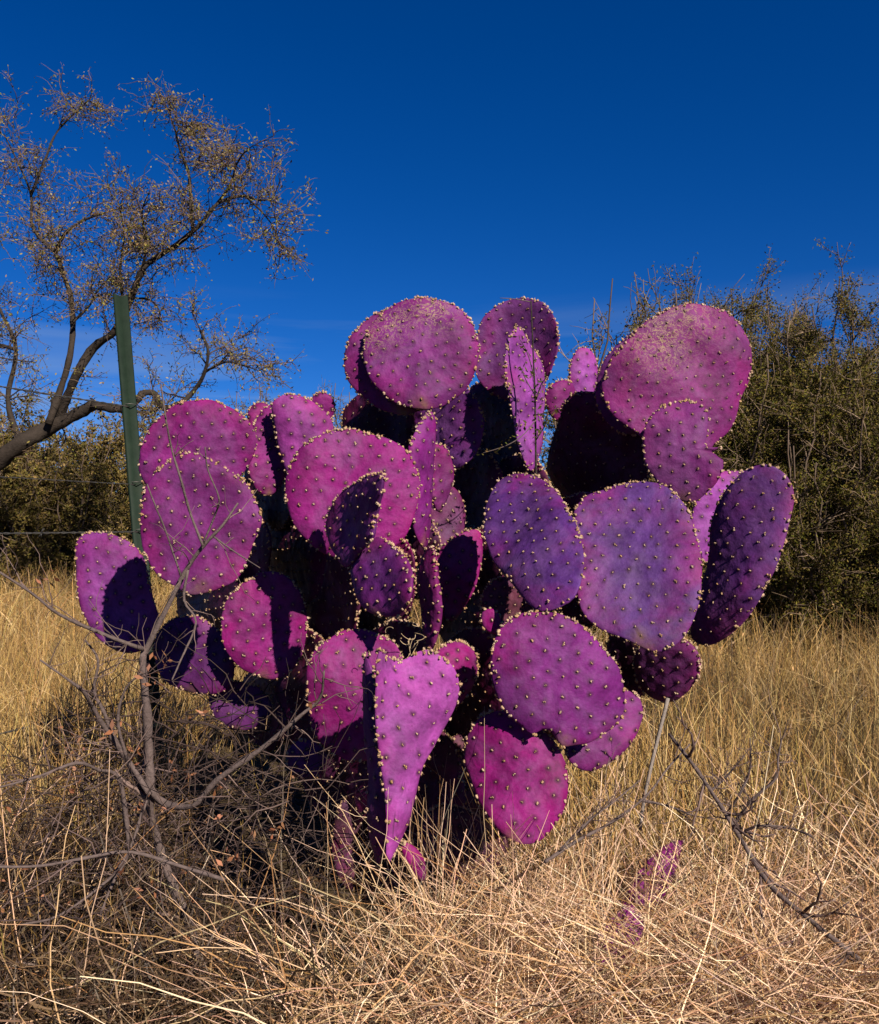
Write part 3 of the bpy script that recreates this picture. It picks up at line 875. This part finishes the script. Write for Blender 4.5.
limb(shrub, [(146, 795), (130, 765), (114, 738), (104, 712), (94, 690), (98, 660), (85, 640)], 1.17, 1.12, 0.0037, 0.0012, nt=11)
limb(shrub, [(128, 762), (118, 722), (125, 690), (142, 672)], 1.13, 1.10, 0.0024, 0.0011, nt=6)
limb(shrub, [(130, 856), (120, 781), (98, 770), (76, 763), (40, 776), (-10, 790)], 1.12, 0.98, 0.0028, 0.0013, nt=10)
limb(shrub, [(225, 880), (180, 866), (130, 852), (85, 858), (40, 866), (-10, 867)], 1.05, 0.95, 0.0024, 0.0013, nt=10)
limb(shrub, [(146, 800), (130, 850), (112, 885), (100, 915)], 1.14, 1.08, 0.0024, 0.0012, nt=8)
limb(shrub, [(130, 852), (108, 880), (60, 915), (20, 925)], 1.08, 0.98, 0.0020, 0.0010, nt=8)
# low brush of fine twigs round its foot
for _ in range(650):
    x = rng.uniform(-20, 330); y = rng.uniform(770, 1000); d = rng.uniform(1.05, 1.5)
    p = at(x, y, d); p[2] = max(p[2], gz(p[0], p[1]) + 0.01)
    Q, R = grow(p, np.array([rng.normal(0, 1), rng.normal(0, 0.7), rng.uniform(-0.1, 0.8)]), rng.uniform(0.05, 0.20), rng.uniform(0.0004, 0.0012), 0.28, 6)
    Q[:, 2] = np.maximum(Q[:, 2], gz(Q[:, 0], Q[:, 1]) + 0.003)
    twigs.add(Q, R, 4, np.array(GREYB[rng.integers(4)]) * rng.uniform(0.25, 0.85))  # brush darkened, lower-left shadow put into the twig colour
for _ in range(130):    # dark thicket behind it
    x = rng.uniform(80, 300); y = rng.uniform(690, 800); d = rng.uniform(1.3, 1.7)
    Q, R = grow(at(x, y, d), np.array([rng.normal(0, 1), rng.normal(0, 0.7), rng.uniform(-0.3, 0.7)]), rng.uniform(0.06, 0.2), rng.uniform(0.0006, 0.0018), 0.3, 6)
    twigs.add(Q, R, 4, np.array(GREYB[2]) * rng.uniform(0.4, 0.9))
o = obj('twigs', twigs.build('twigs'), M_TWIG, shrub); o['kind'] = 'stuff'

old = Pile(); tv = np.concatenate(twigs.V); spots = tv[rng.integers(len(tv), size=70)]
spots = np.repeat(spots, 5, 0) + rng.normal(0, 0.006, (350, 3))
old.add(*leaf_quads(spots, 0.0052, [(0.20, 0.085, 0.045), (0.26, 0.13, 0.08), (0.14, 0.06, 0.03)]))
o = obj('withered_leaves', old.mesh('withered_leaves'), M_LEAF, shrub); o['kind'] = 'stuff'

wisp = Tubes(); wc = at(404, 640, 1.21)
for _ in range(9):
    a0, rr = rng.uniform(0, 6.28), rng.uniform(0.006, 0.018); q = np.linspace(0, rng.uniform(2, 5.5), 14)
    tilt = unit(rng.normal(0, 1, 3)); e_1 = unit(np.cross(tilt, [0.2, 0.9, 0.3])); e_2 = np.cross(tilt, e_1)
    P = wc + rng.normal(0, 0.012, 3) + rr * (np.cos(q + a0)[:, None] * e_1 + np.sin(q + a0)[:, None] * e_2 * rng.uniform(0.5, 1)) + tilt * (q * rng.uniform(-0.004, 0.004))[:, None]
    wisp.add(P, 0.0005, 4, np.array((0.42, 0.32, 0.20)) * rng.uniform(0.6, 1.2))
tag(obj('straw_wisp', wisp.build('straw_wisp'), M_STRAW), 'curled wisp of dry straw caught between pads above the folded pad', 'straw')

# ------------------------------------------------------------------ bare branches on the right
br = empty('fallen_branch', (at(738, 834, 1.4)[0], 1.4, 0.0))
tag(br, 'long bare thorny branch lying slanted across the straw right of the cactus', 'branch')
tw2 = Tubes()
limb(br, [(669, 734), (688, 758), (705, 782), (722, 808), (738, 834), (770, 885), (814, 923), (861, 961)], 1.27, 1.0, 0.0022, 0.0032, 'stem', 12, tubes=tw2)
limb(br, [(733, 826), (752, 800), (776, 778), (778, 758), (782, 738)], 1.18, 1.18, 0.0024, 0.0009, nt=15, tubes=tw2, tl=(0.02, 0.09))
limb(br, [(728, 812), (742, 790), (750, 768), (750, 738)], 1.20, 1.18, 0.0020, 0.0009, nt=12, tubes=tw2, tl=(0.02, 0.09))
limb(br, [(712, 790), (725, 778), (745, 755)], 1.22, 1.22, 0.0018, 0.0009, nt=9, tubes=tw2, tl=(0.02, 0.07))
limb(br, [(738, 834), (760, 826), (790, 828), (812, 836)], 1.16, 1.12, 0.0022, 0.0012, nt=15, tubes=tw2, tl=(0.02, 0.08))
o = obj('twigs', tw2.build('twigs'), M_TWIG, br); o['kind'] = 'stuff'

br2 = empty('dead_branch', (at(600, 840, 1.3)[0], 1.3, 0.0))
tag(br2, 'thin dark dead branch slanting up from the straw below the hanging pads', 'branch')
tw3 = Tubes()
limb(br2, [(545, 862), (575, 842), (612, 822), (646, 796), (668, 768), (690, 744)], 1.14, 1.26, 0.0026, 0.0010, 'stem', 6, tubes=tw3, tl=(0.03, 0.12))
limb(br2, [(560, 850), (590, 820), (616, 800), (640, 780)], 1.14, 1.22, 0.0018, 0.0010, nt=12, tubes=tw3, tl=(0.03, 0.1))
limb(br2, [(640, 800), (668, 806), (692, 815)], 1.24, 1.24, 0.0022, 0.0012, nt=9, tubes=tw3, tl=(0.02, 0.08))
o = obj('twigs', tw3.build('twigs'), M_TWIG, br2); o['kind'] = 'stuff'
stick_t = Tubes(); stick_t.add(px_line([(668, 698), (660, 730), (652, 762), (644, 800), (640, 830)], 1.36, 1.34, 3), np.linspace(0.0030, 0.0024, 13), 6, bump=0.08)
stick = obj('stick', stick_t.build('stick'), bark_mat('bleached_wood', (0.1277, 0.1049, 0.0958), (0.2052, 0.1733, 0.155), 140))
tag(stick, 'pale bleached straight stick standing under the dark right-hand pad', 'stick')

# ------------------------------------------------------------------ thin green-leaved twig growing up through the cactus
sp = empty('leafy_twig', (at(536, 470, 1.52)[0], 1.52, 0.0))
tag(sp, 'thin dark upright twig with tiny green leaves growing before the narrow pink pad', 'twig')
t = Tubes()
main = px_line([(541, 620), (537, 540), (536, 468), (535, 400), (533, 350), (531, 301)], 1.54, 1.50, 4)
t.add(main, np.linspace(0.0024, 0.0012, len(main)), 6, bump=0.1)
obj('stem', t.build('stem'), M_BARK, sp)
leafs = Pile()


for pts in ([(536, 420), (522, 436), (505, 446), (483, 453)], [(534, 375), (527, 352), (519, 338)], [(531, 302), (515, 299), (500, 298)], [(536, 415), (548, 412), (556, 409)],
            [(535, 395), (526, 380), (520, 366)], [(536, 440), (545, 425), (548, 410)], [(536, 400), (541, 385), (546, 378)]):
    P = px_line(pts, 1.51, 1.48, 4)
    t2 = Tubes(); t2.add(P, np.linspace(0.0012, 0.0006, len(P)), 4)
    obj('side_twig', t2.build('side_twig'), M_DEAD, sp)
    if pts[-1] != (500, 298):
        leafs.add(*leaf_quads(np.repeat(P, 3, 0) + rng.normal(0, 0.006, (len(P) * 3, 3)), 0.0045, [(0.0456, 0.0502, 0.0091), (0.073, 0.0638, 0.0137), (0.1003, 0.0684, 0.0228)]))
o = obj('leaves', leafs.mesh('leaves'), M_LEAF, sp); o['kind'] = 'stuff'

# ------------------------------------------------------------------ wire fence
fence = empty('wire_fence', (at(140, 540, 2.2)[0], 2.2, 0.0))
tag(fence, 'wire fence with green steel post standing behind the left of the cactus', 'fence')


def post(parent, foot, top, face):
    """T-section steel post: flange, web behind it, row of studs"""
    foot, top = np.array(foot), np.array(top); ax = unit(top - foot); f = unit(np.array(face) - ax * (np.array(face) @ ax)); r = np.cross(ax, f)
    prof = [(-0.019, 0), (0.019, 0), (0.019, 0.0045), (0.003, 0.006), (0.003, 0.032), (-0.003, 0.032), (-0.003, 0.006), (-0.019, 0.0045)]
    V = np.array([p + r * a - f * b for p in (foot, top) for a, b in prof]); n = len(prof); j = np.arange(n)
    Q = np.stack([j, (j + 1) % n, n + (j + 1) % n, n + j], 1)
    caps = np.array([[n + 0, n + 1, n + 2, n + 7], [n + 3, n + 4, n + 5, n + 6], [n + 2, n + 3, n + 6, n + 7]])
    po = obj('post', mesh_data('post', V, [Q, caps], smooth=False), M_POST, parent)
    L = np.linalg.norm(top - foot); k = 0.12
    while k < L - 0.03:
        c = foot + ax * k; hw = 0.005
        sv = np.array([c + r * a * hw + ax * b * 0.009 + f * h for h, q in ((0.0, 1), (0.006, 0.7)) for a, b in ((-q, -q), (q, -q), (q, q), (-q, q))])
        sf = np.array([[4, 5, 6, 7], [0, 1, 5, 4], [1, 2, 6, 5], [2, 3, 7, 6], [3, 0, 4, 7]])
        obj('stud', mesh_data('stud', sv, sf, smooth=False), M_POST, po)
        k += 0.055
    return po, ax, f


ptop = at(121, 297, 2.2); pm = at(139.5, 530, 2.2); pax = unit(pm - ptop)
pfoot = pm + pax * (pm[2] / -pax[2])
post(fence, pfoot, ptop, (0.2, 1, 0))
p2 = pfoot + np.array([-0.15, -0.34, 0]) * 6.5
post(fence, p2, p2 + np.array([-0.02, 0, 1.2]), (0.25, -1, 0))
for h in (0.925, 0.735, 0.62, 0.225):
    a = pfoot + (ptop - pfoot) * (h / ptop[2]) + np.array([0.004, -0.012, 0]); b = p2 + np.array([0, -0.012, h]); s = np.linspace(0, 1, 160)
    base = a[None] + (b - a)[None] * s[:, None]; base[:, 2] -= 0.05 * s * (1 - s) * (1.6 if h > 0.9 else 1)
    w = Tubes(); thin = 0.55 if h == 0.735 else 1.0
    for ph in (0, math.pi):
        c = base + 0.0016 * thin * np.stack([np.zeros(160), np.cos(s * 300 + ph), np.sin(s * 300 + ph)], 1)
        w.add(c, 0.00125 * thin, 4)
    if thin == 1.0:
        for q in (0.13, 0.3, 0.47, 0.64, 0.81):      # four-point barbs
            c = a + (b - a) * q; c = base[int(q * 159)]
            for dd in ((0.2, 0.3, 1), (-0.2, 0.4, -1), (0.6, -0.2, 0.8), (-0.6, 0.1, -0.8)):
                w.add(np.array([c, c + unit(dd) * 0.013]), np.array([0.0011, 0.0003]), 4)
    # wire wrapped round the post
    th = np.linspace(0, 5.2, 24); ctr = a + np.array([-0.004, 0.03, 0])
    w.add(np.stack([ctr[0] + 0.026 * np.cos(th), ctr[1] - 0.042 * np.sin(th), ctr[2] + 0.006 * np.sin(th * 1.3)], 1), 0.0012, 4)
    obj('wire', w.build('wire'), M_WIRE, fence)

# ------------------------------------------------------------------ mesquite tree
TD = 6.6
tree = empty('mesquite_tree', (at(-95, 620, TD)[0], TD, 0.0))
tag(tree, 'nearly bare mesquite tree with crooked dark limbs and sparse drying leaves behind the fence', 'tree')
tt = Tubes(); MBARK = [(0.0281, 0.0204, 0.0163), (0.051, 0.0367, 0.0296), (0.0918, 0.0638, 0.0485), (0.1224, 0.0842, 0.0587)]
tips = []


def tlimb(pts, d0, d1, r0, r1, name='branch', n1=8, l1=(0.2, 0.5)):
    P = px_line(pts, d0, d1, 5, 0.05)
    t = Tubes(); t.add(P, np.linspace(r0, r1, len(P)) * (1 + 0.08 * rng.normal(0, 1, len(P))), 10, bump=0.11)
    obj(name, t.build(name), M_BARK, tree)
    for _ in range(n1):
        i = rng.integers(int(len(P) * 0.12), len(P) - 1); tg = unit(P[i + 1] - P[i])
        d = unit(tg * 0.5 + unit(rng.normal(0, 1, 3)) * np.array([1, 1, 0.9]) + np.array([0, 0, 0.25]))
        Q, R = grow(P[i], d, rng.uniform(*l1), min(max(r1 * 1.2, 0.005), 0.010) * rng.uniform(0.6, 1.0), 0.24, 7, 0.02)
        tt.add(Q, R, 4, MBARK[rng.integers(2)])
        for _ in range(rng.integers(4, 8)):
            j = rng.integers(1, 7); d2 = unit(unit(Q[j + 1 if j < 7 else j] - Q[j - 1]) * 0.6 + rng.normal(0, 0.6, 3))
            Q2, R2 = grow(Q[j], d2, rng.uniform(0.12, 0.34), 0.0036, 0.26, 6, -0.03)
            tt.add(Q2, R2, 3, MBARK[1 + rng.integers(3)])
            tips.append(Q2)
            for _ in range(rng.integers(2, 6)):
                q = rng.integers(1, 6); Q3, R3 = grow(Q2[q], unit(rng.normal(0, 1, 3)) + unit(Q2[q] - Q2[q - 1]) * 0.5, rng.uniform(0.06, 0.2), 0.0026, 0.25, 4, -0.06)
                tt.add(Q3, R3, 3, MBARK[2 + rng.integers(2)]); tips.append(Q3)


tlimb([(-110, 640), (-80, 560), (-48, 510), (-12, 470), (20, 444), (45, 430), (75, 415), (95, 404)], TD, TD, 0.0966, 0.0405, 'trunk', 2)
tlimb([(93, 405), (110, 408), (126, 409), (137, 400), (144, 393), (155, 394), (162, 408), (178, 404), (192, 393), (204, 374), (208, 350), (200, 330)], TD, TD - 0.3, 0.0356, 0.0076, n1=12)
tlimb([(205, 372), (225, 362), (245, 366), (262, 372)], TD - 0.2, TD - 0.4, 0.0102, 0.0032, n1=6, l1=(0.12, 0.29))
tlimb([(58, 420), (68, 395), (78, 372), (94, 347), (115, 331), (131, 298), (143, 269), (160, 255), (176, 245), (201, 224), (217, 204), (242, 196), (258, 200), (272, 199)], TD, TD - 0.5, 0.0344, 0.0054, n1=22, l1=(0.14, 0.46))
tlimb([(193, 230), (191, 212), (189, 175), (180, 150), (175, 130), (167, 108), (158, 92)], TD - 0.3, TD - 0.2, 0.0143, 0.0022, n1=12, l1=(0.10, 0.32))
tlimb([(217, 204), (230, 185), (236, 166), (245, 152), (256, 149)], TD - 0.3, TD - 0.7, 0.0112, 0.0027, n1=8, l1=(0.10, 0.29))
tlimb([(246, 197), (262, 212), (276, 232), (280, 258)], TD - 0.4, TD - 0.7, 0.0076, 0.0022, n1=8, l1=(0.08, 0.22))
tlimb([(48, 424), (61, 388), (70, 355), (73, 322), (70, 294), (61, 269), (55, 253), (33, 228), (31, 195), (20, 167), (4, 134)], TD, TD + 0.4, 0.0271, 0.0043, n1=16, l1=(0.14, 0.46))
tlimb([(55, 253), (64, 235), (80, 222), (95, 216), (124, 207)], TD + 0.1, TD, 0.0153, 0.0043, n1=9, l1=(0.12, 0.36))
tlimb([(31, 195), (45, 160), (57, 132), (80, 108), (98, 92)], TD + 0.3, TD + 0.4, 0.0122, 0.0022, n1=9, l1=(0.10, 0.32))
tlimb([(115, 331), (122, 300), (120, 268), (124, 235), (118, 200)], TD - 0.1, TD - 0.1, 0.0153, 0.0032, n1=10, l1=(0.12, 0.36))
tlimb([(143, 269), (146, 240), (142, 212), (150, 190)], TD - 0.1, TD - 0.4, 0.0112, 0.0027, n1=8, l1=(0.10, 0.32))
tlimb([(73, 322), (90, 305), (98, 290), (115, 272)], TD, TD + 0.3, 0.0112, 0.0032, n1=8, l1=(0.12, 0.36))
tlimb([(131, 298), (150, 300), (160, 312), (158, 322)], TD, TD - 0.4, 0.0092, 0.0027, n1=5, l1=(0.10, 0.29))
tlimb([(20, 445), (8, 400), (16, 350), (0, 310), (-20, 270)], TD, TD + 0.5, 0.0254, 0.0065, n1=10, l1=(0.14, 0.46))
tlimb([(-12, 470), (-40, 400), (-38, 320), (-60, 240), (-70, 170)], TD, TD - 0.4, 0.0407, 0.0065, n1=14, l1=(0.24, 0.58))
tlimb([(16, 350), (0, 345), (-15, 348)], TD + 0.2, TD + 0.2, 0.0153, 0.0065, n1=5)
o = obj('twigs', tt.build('twigs'), M_TWIG, tree); o['kind'] = 'stuff'
lp = np.concatenate([q[1:] for q in tips]); lp = np.repeat(lp, 3, 0) + rng.normal(0, 0.020, (len(lp) * 3, 3)); lp = lp[rng.random(len(lp)) < 0.36]
pl = Pile(); pl.add(*leaf_quads(lp, 0.0110, [(0.15, 0.125, 0.030), (0.12, 0.112, 0.022), (0.20, 0.155, 0.07), (0.16, 0.105, 0.045), (0.13, 0.122, 0.025)]))
o = obj('crown', pl.mesh('crown'), M_LEAF, tree); o['kind'] = 'stuff'


# ------------------------------------------------------------------ desert shrubs
def shrub_meshes(seed, h, r, stems, leafcols, dens=1.0, leaf=0.02, twk=9, bare=0.12):
    global rng
    keep = rng; rng = np.random.default_rng(seed)
    t = Tubes(); lp = []
    for k in range(stems):
        a = rng.uniform(0, 6.28); q = rng.random() ** 0.7; reach = r * q
        hh = h * (1 - 0.45 * q ** 2) * rng.uniform(0.72, 1.0)
        tip = np.array([reach * math.cos(a), reach * math.sin(a), hh]); b = np.array([0.12 * r * math.cos(a), 0.12 * r * math.sin(a), -0.05])
        m = b + (tip - b) * 0.45 + np.array([0.22 * reach * math.cos(a), 0.22 * reach * math.sin(a), -0.05]) + rng.normal(0, 0.06, 3)
        P = smooth_line(np.array([b, m, tip]), 7); P[1:-1] += rng.normal(0, 0.018, (len(P) - 2, 3))
        t.add(P, np.linspace(0.016, 0.003, len(P)), 4, np.array((0.066, 0.048, 0.0372)) * rng.uniform(0.7, 1.5))
        for _ in range(twk):
            i = rng.integers(3, len(P) - 1); d = unit(unit(P[i + 1] - P[i]) * 0.8 + rng.normal(0, 0.55, 3))
            Q, R = grow(P[i], d, rng.uniform(0.15, 0.5) * min(1, h / 1.8), 0.0045, 0.2, 6, 0.05)
            t.add(Q, R, 3, np.array((0.102, 0.075, 0.054)) * rng.uniform(0.7, 1.6))
            s = 0 if rng.random() < bare else 1
            for _ in range(int(3 * dens) + 1):
                j = rng.integers(1, 6); Q2, R2 = grow(Q[j], unit(Q[j] - Q[j - 1]) * 0.8 + rng.normal(0, 0.6, 3), rng.uniform(0.06, 0.2), 0.0025, 0.2, 4, 0.05)
                t.add(Q2, R2, 3, np.array((0.12, 0.087, 0.06)) * rng.uniform(0.7, 1.5))
                if s:
                    n = rng.poisson(16 * dens); u = rng.random(n) * 3.99; ji = u.astype(int)
                    lp.append(Q2[ji] + (Q2[ji + 1] - Q2[ji]) * (u - ji)[:, None] + rng.normal(0, 0.018, (n, 3)))
    pl = Pile(); pl.add(*leaf_quads(np.concatenate(lp), leaf, leafcols))
    ms = t.build('stems'), pl.mesh('foliage')
    rng = keep
    return ms


OLIVE = [(0.0714, 0.0667, 0.0075), (0.0965, 0.0853, 0.0116), (0.0504, 0.0519, 0.0066), (0.1175, 0.0881, 0.0233), (0.0797, 0.0557, 0.0166)]
DRAB = [(0.1025, 0.08, 0.0195), (0.1269, 0.0957, 0.0274), (0.0781, 0.0664, 0.0146), (0.1513, 0.1093, 0.041)]
KINDS = [shrub_meshes(21, 2.15, 1.05, 44, OLIVE, 2.9, 0.0076, 13), shrub_meshes(22, 2.2, 0.95, 44, OLIVE, 2.8, 0.0076, 13),
         shrub_meshes(23, 1.9, 0.75, 26, OLIVE, 1.4, 0.0085, 11, 0.25), shrub_meshes(24, 1.6, 1.2, 46, DRAB, 1.9, 0.0145, 11)]


def bush(name, kind, px, d, h, rot, label, group, sx=1.0, cat='shrub'):
    p = at(px, 540, d); base = (2.15, 2.2, 1.9, 1.6)[kind]; k = h / base
    e = empty(name, (p[0], d, gz(p[0], d) - 0.02)); e.rotation_euler = (0, 0, rot); e.scale = (k * sx, k * sx, k)
    for nm, me, mat in (('stems', KINDS[kind][0], M_TWIG), ('foliage', KINDS[kind][1], M_LEAF)):
        c = bpy.data.objects.new(nm, me); C.objects.link(c); c.parent = e
        if not me.materials: me.materials.append(mat)
        if nm == 'foliage': c['kind'] = 'stuff'
    return tag(e, label, cat, group)


G1, G2 = 'olive shrubs right of the cactus', 'drab shrubs along the far edge of the field'
bush('desert_shrub', 0, 735, 5.3, 2.2, 0.4, 'dense olive shrub right behind the tall upper right pad', G1)
bush('desert_shrub', 1, 835, 5.0, 2.12, 1.9, 'tallest dense olive shrub at the edge of the field grass', G1)
bush('desert_shrub', 0, 935, 4.9, 1.9, 3.3, 'olive shrub on the far side of the tallest shrub from the cactus', G1)
bush('desert_shrub', 0, 765, 5.8, 2.32, 2.0, 'full olive shrub between the tall upper right pad and the tallest shrub', G1)
bush('desert_shrub', 0, 690, 5.7, 2.18, 5.0, 'olive shrub hidden up to its crown by the tall upper right pad', G1)
bush('desert_shrub', 2, 640, 5.2, 2.2, 2.4, 'thin see-through shrub with upright twigs between cactus top and dense olive shrubs', G1)
bush('desert_shrub', 1, 800, 6.4, 2.35, 4.4, 'olive shrub standing behind the tallest shrub', G1)
bush('desert_shrub', 0, 890, 6.6, 2.3, 5.4, 'rear olive shrub with its crown showing above the front row', G1)
bush('desert_shrub', 1, 697, 6.2, 2.35, 0.9, 'tall twiggy shrub rising behind the upper right pad', G1)
bush('desert_shrub', 3, 25, 10.5, 2.2, 0.2, 'drab broad shrub under the mesquite trunk', G2)
bush('desert_shrub', 3, 95, 10.0, 2.1, 1.5, 'drab broad shrub showing left of the green post', G2)
bush('desert_shrub', 3, 165, 11.0, 2.2, 2.9, 'drab broad shrub showing right of the green post', G2)
bush('desert_shrub', 3, -70, 10.0, 2.0, 4.1, 'drab broad shrub behind the base of the mesquite trunk', G2)
bush('desert_shrub', 2, 262, 8.6, 2.15, 3.7, 'thin twiggy shrub above the small pads beside the upper crown of the cactus', G2)
bush('desert_shrub', 2, 335, 9.0, 2.2, 5.2, 'thin twiggy shrub left of the round scarred top pad', G2)
for i, (px, d, h, rt) in enumerate([(240, 13, 1.7, 1), (330, 14, 1.7, 2), (430, 13, 1.7, 3), (520, 13, 1.7, 4), (610, 12, 1.8, 5), (690, 9, 1.9, 0.5), (40, 14, 2.0, 2.2), (-10, 13, 2.0, 3.5)]):
    bush('desert_shrub', 3, px, d, h, rt, 'low drab shrub in the distant scrub behind the cactus', 'distant scrub shrubs')
